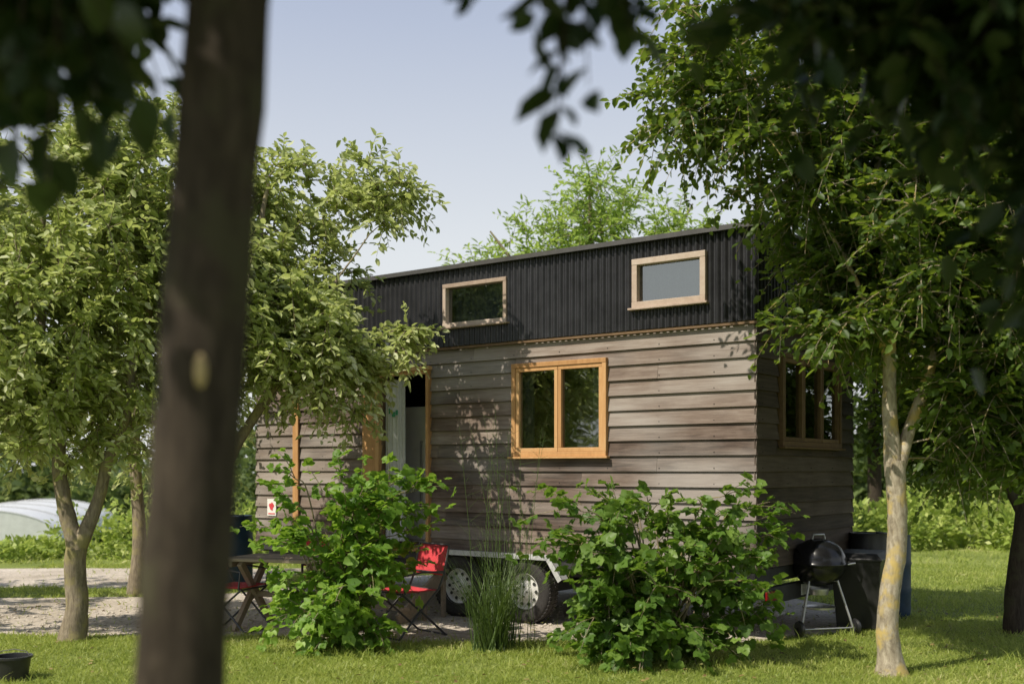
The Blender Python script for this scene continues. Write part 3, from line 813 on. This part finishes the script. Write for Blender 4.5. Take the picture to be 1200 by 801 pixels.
wl=MB();wl.lathe([(0,0),(.045,0),(.05,.02),(.05,.15),(.03,.17),(.03,.22),(0,.22)],c=(-4.62,-.12,2.93),n=20)
wl.box(-4.64,-4.60,-.12,-.035,2.98,3.015);wl.obj('wall_lamp',M_galv,H,smooth=True)
sg=MB();sg.box(-6.84,-6.67,-.042,-.036,1.05,1.27);sg.obj('fire_sign_plate',M_white,H)
sf=MB();vs=[(-6.755+.045*math.cos(t)*(1+.25*math.sin(3*t)),-.045,1.17+.05*math.sin(t)*(1+.2*math.cos(5*t))) for t in np.linspace(0,2*math.pi,20,endpoint=False)]
sf.add(vs,[tuple(range(20))]);sf.box(-6.82,-6.69,-.0455,-.0425,1.07,1.085);sf.obj('fire_sign_mark',M_red,H)

ch=MB()
ch.box(-LEN,-.02,.18,.26,.50,.70);ch.box(-LEN,-.02,WID-.26,WID-.18,.50,.70)
for x in np.linspace(-LEN+.05,-.1,10):ch.box(x,x+.06,.0,WID,.58,.695)
ch.box(-LEN,-.0,0.0,.05,.60,.70)
ch.box(-.07,.0,.0,WID,.56,.699)
ch.box(-.03,.045,.1,WID-.1,.36,.52)
ch.beam((-LEN,.3,.58),(-LEN-1.2,WID/2,.55),.08,.12);ch.beam((-LEN,WID-.3,.58),(-LEN-1.2,WID/2,.55),.08,.12)
for cx in(-3.52,-2.60):ch.box(cx-.05,cx+.05,.1,WID-.1,.30,.40)
ch.obj('chassis',M_chassis,H,bevel=.004)
rl=MB()
rl.box(.046,.07,.12,.36,.40,.49);rl.box(.046,.07,WID-.36,WID-.12,.40,.49);rl.obj('tail_lamps',M_redlens,H,bevel=.005)
pl=MB();pl.box(.046,.052,1.0,1.5,.385,.495);pl.obj('licence_plate',M_white,H)
def wheel(cx,cy,side):
    t=MB();p=[]
    for k in range(25):
        a=2*math.pi*k/24
        ca,sa=math.cos(a),math.sin(a)
        rr=.265+.080*math.copysign(abs(sa)**.7,sa);yy=.095*math.copysign(abs(ca)**.6,ca)
        p.append((rr,yy))
    t.lathe(p,c=(cx,cy,.345),n=48,axis='y')
    for k in range(48):
        a=2*math.pi*k/48;ca,sa=math.cos(a),math.sin(a)
        for s2 in(-1,1):
            c=Vector((cx+.343*ca,cy+.045*s2,.345+.343*sa));tn=Vector((-sa,0,ca))
            t.beam(c-tn*.013+Vector((0,.03*s2,0)),c+tn*.013-Vector((0,.02*s2,0)),.03,.014,up=(ca,0,sa))
    t.obj('tyre',M_rubber,H,smooth=True)
    r=MB()
    r.lathe([(.20,-.085*side),(.205,-.07*side),(.19,-.06*side),(.175,-.03*side),(.165,-.03*side),(.12,-.045*side),(.085,-.06*side),(.07,-.085*side),(.0,-.09*side)],c=(cx,cy,.345),n=40,axis='y')
    r.obj('rim',M_rim,H,smooth=True)
    h=MB()
    for k in range(10):
        a=2*math.pi*k/10
        h.lathe([(0,-.006*side),(.017,-.006*side),(.02,0)],c=(cx+.142*math.cos(a),cy-.044*side,.345+.142*math.sin(a)),n=10,axis='y')
    for k in range(5):
        a=2*math.pi*k/5
        h.lathe([(0,-.02*side),(.009,-.02*side),(.01,0)],c=(cx+.055*math.cos(a),cy-.088*side,.345+.055*math.sin(a)),n=6,axis='y')
    h.obj('rim_holes',M_chassis,H)
for cx in(-3.52,-2.60):
    wheel(cx,-.06,1);wheel(cx,WID+.06,-1)
mg=MB()
for yb,s2 in((-.16,1),(WID+.16,-1)):
    prof=[(-4.02,.50),(-3.86,.735),(-2.26,.735),(-2.10,.50)]
    for (p,q) in zip(prof[:-1],prof[1:]):
        mg.beam((p[0],yb+.055*s2,p[1]),(q[0],yb+.055*s2,q[1]),.15,.012,up=(0,0,1))
        mg.beam((p[0],yb-.018*s2,p[1]-.012),(q[0],yb-.018*s2,q[1]-.012),.012,.055)
mg.obj('mudguards',M_galv,H)
js=MB()
for (x,y) in((-.75,.45),(-.75,WID-.5),(-5.6,.5),(-5.6,WID-.5)):
    for dx,dy in((-.13,-.1),(.13,-.1),(.13,.1),(-.13,.1)):
        js.beam((x+dx,y+dy,0.01),(x+dx*.25,y+dy*.25,.36),.022,.022)
    for s2 in(-1,1):
        js.beam((x-.13,y+.1*s2,.03),(x+.13,y+.1*s2,.03),.02,.02);js.beam((x+.13*s2,y-.1,.032),(x+.13*s2,y+.1,.032),.02,.02)
    js.tube([(x,y,.3),(x,y,.5)],.018,n=10);js.box(x-.05,x+.05,y-.05,y+.05,.49,.4995)
js.obj('jack_stands',M_white,H)

HM=Matrix.Translation((2.286,10.3,0))@Matrix.Rotation(-math.atan2(.6,.8),4,'Z')
S=empty('wooden_steps',HM@Vector((-4.02,-.20,0)),-math.atan2(.6,.8))
sm=MB()
for i,(z,y) in enumerate(((.18,-.80),(.36,-.54),(.54,-.28))):
    sm.box(-.5,.45,y,y+.125,z-.035,z);sm.box(-.5,.45,y+.135,y+.26,z-.035,z)
for x in(-.46,.41):
    sm.beam((x,-.80,.03),(x,-.06,.50),.04,.16)
    sm.box(x-.02,x+.02,-.10,-.05,0.0,.50);sm.box(x-.021,x+.021,-.42,-.37,0.0,.30)
sm.obj('treads',M_deck,S,bevel=.004)

# ------------------------------------------------------------------ furniture
def chair(loc,rot):
    e=empty('folding_camp_chair',loc,rot);t=MB()
    for x in(-.25,.25):
        t.tube([(x,-.27,.01),(x,-.05,.24),(x,.20,.47),(x,.26,.60),(x,.33,.90)],.011,n=8)
        t.tube([(x*.94,.30,.01),(x*.94,.05,.22),(x*.94,-.22,.44)],.011,n=8)
        t.tube([(x,-.2,.44),(x,-.22,.62),(x,.0,.645),(x,.27,.64)],.010,n=8)
    for y,z in((-.27,.012),(.30,.012),(-.22,.44),(.19,.46),(.33,.90),(.27,.62)):t.tube([(-.25,y,z),(.25,y,z)],.010,n=8)
    t.obj('frame',M_chfr,e,smooth=True)
    f=MB();vs=[];fs=[];n=10
    for i in range(n+1):
        for j in range(n+1):
            u=i/n;v=j/n
            vs.append((-.24+.48*u,-.23+.43*v,.455-.035*math.sin(math.pi*u)*math.sin(math.pi*v)+.012))
    for i in range(n):
        for j in range(n):
            o=i*(n+1)+j;fs.append((o,o+n+1,o+n+2,o+1))
    f.add(vs,fs);vs=[]
    for i in range(n+1):
        for j in range(n+1):
            u=i/n;v=j/n
            vs.append((-.245+.49*u,.255+.075*v+.03*math.sin(math.pi*u),.60+.30*v))
    f.add(vs,fs)
    o=f.obj('sling',M_red,e,smooth=True);m=o.modifiers.new('s','SOLIDIFY');m.thickness=.008
    return e
chair((-1.04,10.9,.0),R(-50))
chair((-2.85,11.3,.0),R(70))
chair((-2.1,12.3,.0),R(190))
T=empty('picnic_table',(-2.3,11.3,0),R(-20));t=MB()
for i in range(6):t.box(-.6,.6,-.36+i*.121,-.36+i*.121+.115,.72,.75)
for sx in(-1,1):
    t.beam((sx*.45,-.32,0.0),(sx*.45,.28,.70),.05,.07);t.beam((sx*.40,.32,0.0),(sx*.40,-.28,.70),.05,.07);t.box(sx*.49-.02,sx*.49+.02,-.33,.33,.66,.718)
t.beam((-.45,0,.36),(.45,0,.36),.04,.06);t.obj('table_boards',M_deck,T,bevel=.004)

G=empty('kettle_grill',(3.08,11.0,0),R(15));g=MB()
def sph(r,z,a0,a1,n=10):return [(r*math.cos(R(t)),z+r*.86*math.sin(R(t))) for t in np.linspace(a0,a1,n)]
g.lathe([(0,.50)]+[(q[0],q[1]) for q in sph(.26,.70,-80,0)]+[(.275,.705),(.275,.715)],n=40)
g.lathe([(.278,.712),(.274,.725)]+[(q[0],q[1]) for q in sph(.27,.73,0,85)]+[(0,.96)],n=40)
g.obj('bowl_and_lid',M_enamel,G,smooth=True)
l=MB()
for a in(90,210,330):
    c,s_=math.cos(R(a)),math.sin(R(a));l.tube([(.17*c,.17*s_,.58),(.34*c,.34*s_,.05)],.011,n=8)
l.lathe([(0,.26),(.16,.26),(.165,.28)],n=24)
l.lathe([(0,.40),(.09,.40),(.10,.44),(.10,.46)],n=20)
l.tube([(-.07,0,.955),(-.06,0,1.0),(.06,0,1.0),(.07,0,.955)],.011,n=8)
l.tube([(.27,-.09,.70),(.36,-.08,.71),(.36,.08,.71),(.27,.09,.70)],.010,n=8)
l.tube([(-.30,-.17,.08),(.30,-.17,.08)],.008,n=8)
l.obj('legs',M_alu,G,smooth=True)
w=MB()
for x in(-.31,.31):w.lathe([(.02,-.02),(.075,-.02),(.085,0),(.075,.02),(.02,.02)],c=(x,-.17,.085),n=24,axis='x')
w.obj('wheels',M_black,G,smooth=True)

def barrel(loc,r,h,mat,name='plastic_barrel'):
    e=empty(name,loc);b=MB()
    p=[(0,0),(r*.92,0),(r*.97,.03*h)]
    for f in(.1,.3,.34,.38,.62,.66,.70,.9):p.append((r*(1.04 if f in(.34,.66) else 1),f*h))
    p+= [(r*.96,.97*h),(r*.98,h),(r*.9,h),(r*.88,h*.985),(0,h*.985)]
    b.lathe(p,n=36);b.lathe([(0,h*.985),(.04,h*.985),(.04,h*1.01),(0,h*1.01)],c=(r*.5,0,0),n=12)
    b.obj('drum',mat,e,smooth=True);return e
barrel((4.28,12.3,0),.19,.92,M_blue)
barrel((3.98,12.2,0),.22,.95,M_black)
barrel((-4.0,15.6,0),.3,1.0,M_blue)
BN=empty('rubbish_bin',(3.62,11.35,0),R(-30));b=MB()
b.add([(-.2,-.22,.04),(.2,-.22,.04),(.2,.2,.04),(-.2,.2,.04),(-.25,-.28,.74),(.25,-.28,.74),(.25,.26,.74),(-.25,.26,.74)],[(0,3,2,1),(4,5,6,7),(0,1,5,4),(1,2,6,5),(2,3,7,6),(3,0,4,7)])
b.box(-.265,.265,-.295,.275,.725,.75)
b.add([(-.26,-.29,.751),(.26,-.29,.751),(.26,.29,.76),(-.26,.29,.76),(-.2,-.22,.80),(.2,-.22,.80),(.2,.24,.81),(-.2,.24,.81)],[(0,3,2,1),(4,5,6,7),(0,1,5,4),(1,2,6,5),(2,3,7,6),(3,0,4,7)])
b.tube([(-.2,.32,.74),(.2,.32,.74)],.014,n=8)
for x in(-.21,.21):b.lathe([(.0,-.02),(.08,-.02),(.08,.02),(0,.02)],c=(x,.22,.085),n=20,axis='x')
b.obj('bin_body',M_black,BN,bevel=.01)
BK=empty('black_bucket',(-3.93,8.62,0));b=MB()
b.lathe([(0,0),(.11,0),(.135,.17),(.148,.172),(.148,.19),(.13,.19),(.11,.02),(0,.02)],n=32)
b.tube([(-.14,0,.18),(-.1,.02,.22),(0,.03,.235),(.1,.02,.22),(.14,0,.18)],.004,n=6)
b.obj('bucket_body',M_black,BK,smooth=True)

PT=empty('polytunnel',(-17.9,36,ground_z(-17.9,36)),R(12));p=MB();vs=[];fs=[];n=24
for j in range(9):
    y=j*1.6
    for i in range(n+1):
        a=math.pi*i/n;bul=.015*(j%2)
        vs.append((2.9*math.cos(a)*(1-bul),y,1.25*abs(math.sin(a))**.8*(1-bul)))
for j in range(8):
    for i in range(n):
        o=j*(n+1)+i;fs.append((o,o+1,o+n+2,o+n+1))
fs.append(tuple(range(n+1)))
p.add(vs,fs);p.obj('cover',M_poly,PT,smooth=True)
hp=MB()
for j in range(0,9,2):
    hp.tube([(2.93*math.cos(math.pi*i/n),j*1.6,1.28*abs(math.sin(math.pi*i/n))**.8) for i in range(n+1)],.022,n=6)
hp.box(-.5,-.44,-.03,.0,0,1.2);hp.box(.44,.5,-.03,.0,0,1.2);hp.obj('hoops',M_galv,PT)

# ------------------------------------------------------------------ light, world, camera
el=R(50);az=math.atan2(-.8,-.6)
Sv=Vector((-.8*math.cos(el),-.6*math.cos(el),math.sin(el)))
sl=bpy.data.lights.new('sun','SUN');sl.energy=5.0;sl.angle=R(.5);sl.color=(1,.92,.78)
so=bpy.data.objects.new('sun',sl);scene.collection.objects.link(so)
so.rotation_euler=Sv.to_track_quat('Z','Y').to_euler();so.location=(-8,-6,12)
w=bpy.data.worlds.new('World');scene.world=w;w.use_nodes=True
nt=w.node_tree;bg=nt.nodes['Background'];bg.inputs[1].default_value=.15
sk=nt.nodes.new('ShaderNodeTexSky');sk.sky_type='NISHITA';sk.sun_disc=False
sk.sun_elevation=el;sk.sun_rotation=az;sk.air_density=1.0;sk.dust_density=5.0;sk.ozone_density=1.0
# summer haze: whitens the horizon; unseen zenith darkened to lower ambient light
tc=nt.nodes.new('ShaderNodeTexCoord');sp=nt.nodes.new('ShaderNodeSeparateXYZ')
nt.links.new(tc.outputs['Generated'],sp.inputs[0])
hz=ramp(nt,[(0,(.92,.92,.91)),(.19,(.84,.87,.89)),(.38,(.52,.58,.72)),(.6,(.24,.30,.45)),(1,(.12,.18,.32))])
nt.links.new(sp.outputs['Z'],hz.inputs[0])
scl=nt.nodes.new('ShaderNodeVectorMath');scl.operation='SCALE';scl.inputs['Scale'].default_value=1/.15
nt.links.new(hz.outputs[0],scl.inputs[0])
mx=nt.nodes.new('ShaderNodeMix');mx.data_type='RGBA';mx.inputs[0].default_value=.85
nt.links.new(sk.outputs[0],mx.inputs[6]);nt.links.new(scl.outputs[0],mx.inputs[7])
nt.links.new(mx.outputs[2],bg.inputs[0])
cam=bpy.data.cameras.new('camera');co=bpy.data.objects.new('camera',cam);scene.collection.objects.link(co)
co.location=(0,0,1.65);co.rotation_euler=(R(90),0,0)
cam.lens=38.5;cam.sensor_width=36;cam.shift_y=.1246;cam.clip_end=2000;cam.clip_start=.05
cam.dof.use_dof=True;cam.dof.focus_distance=11.3;cam.dof.aperture_fstop=1.25
scene.camera=co
scene.view_settings.view_transform='Standard';scene.view_settings.look='None';scene.view_settings.exposure=0
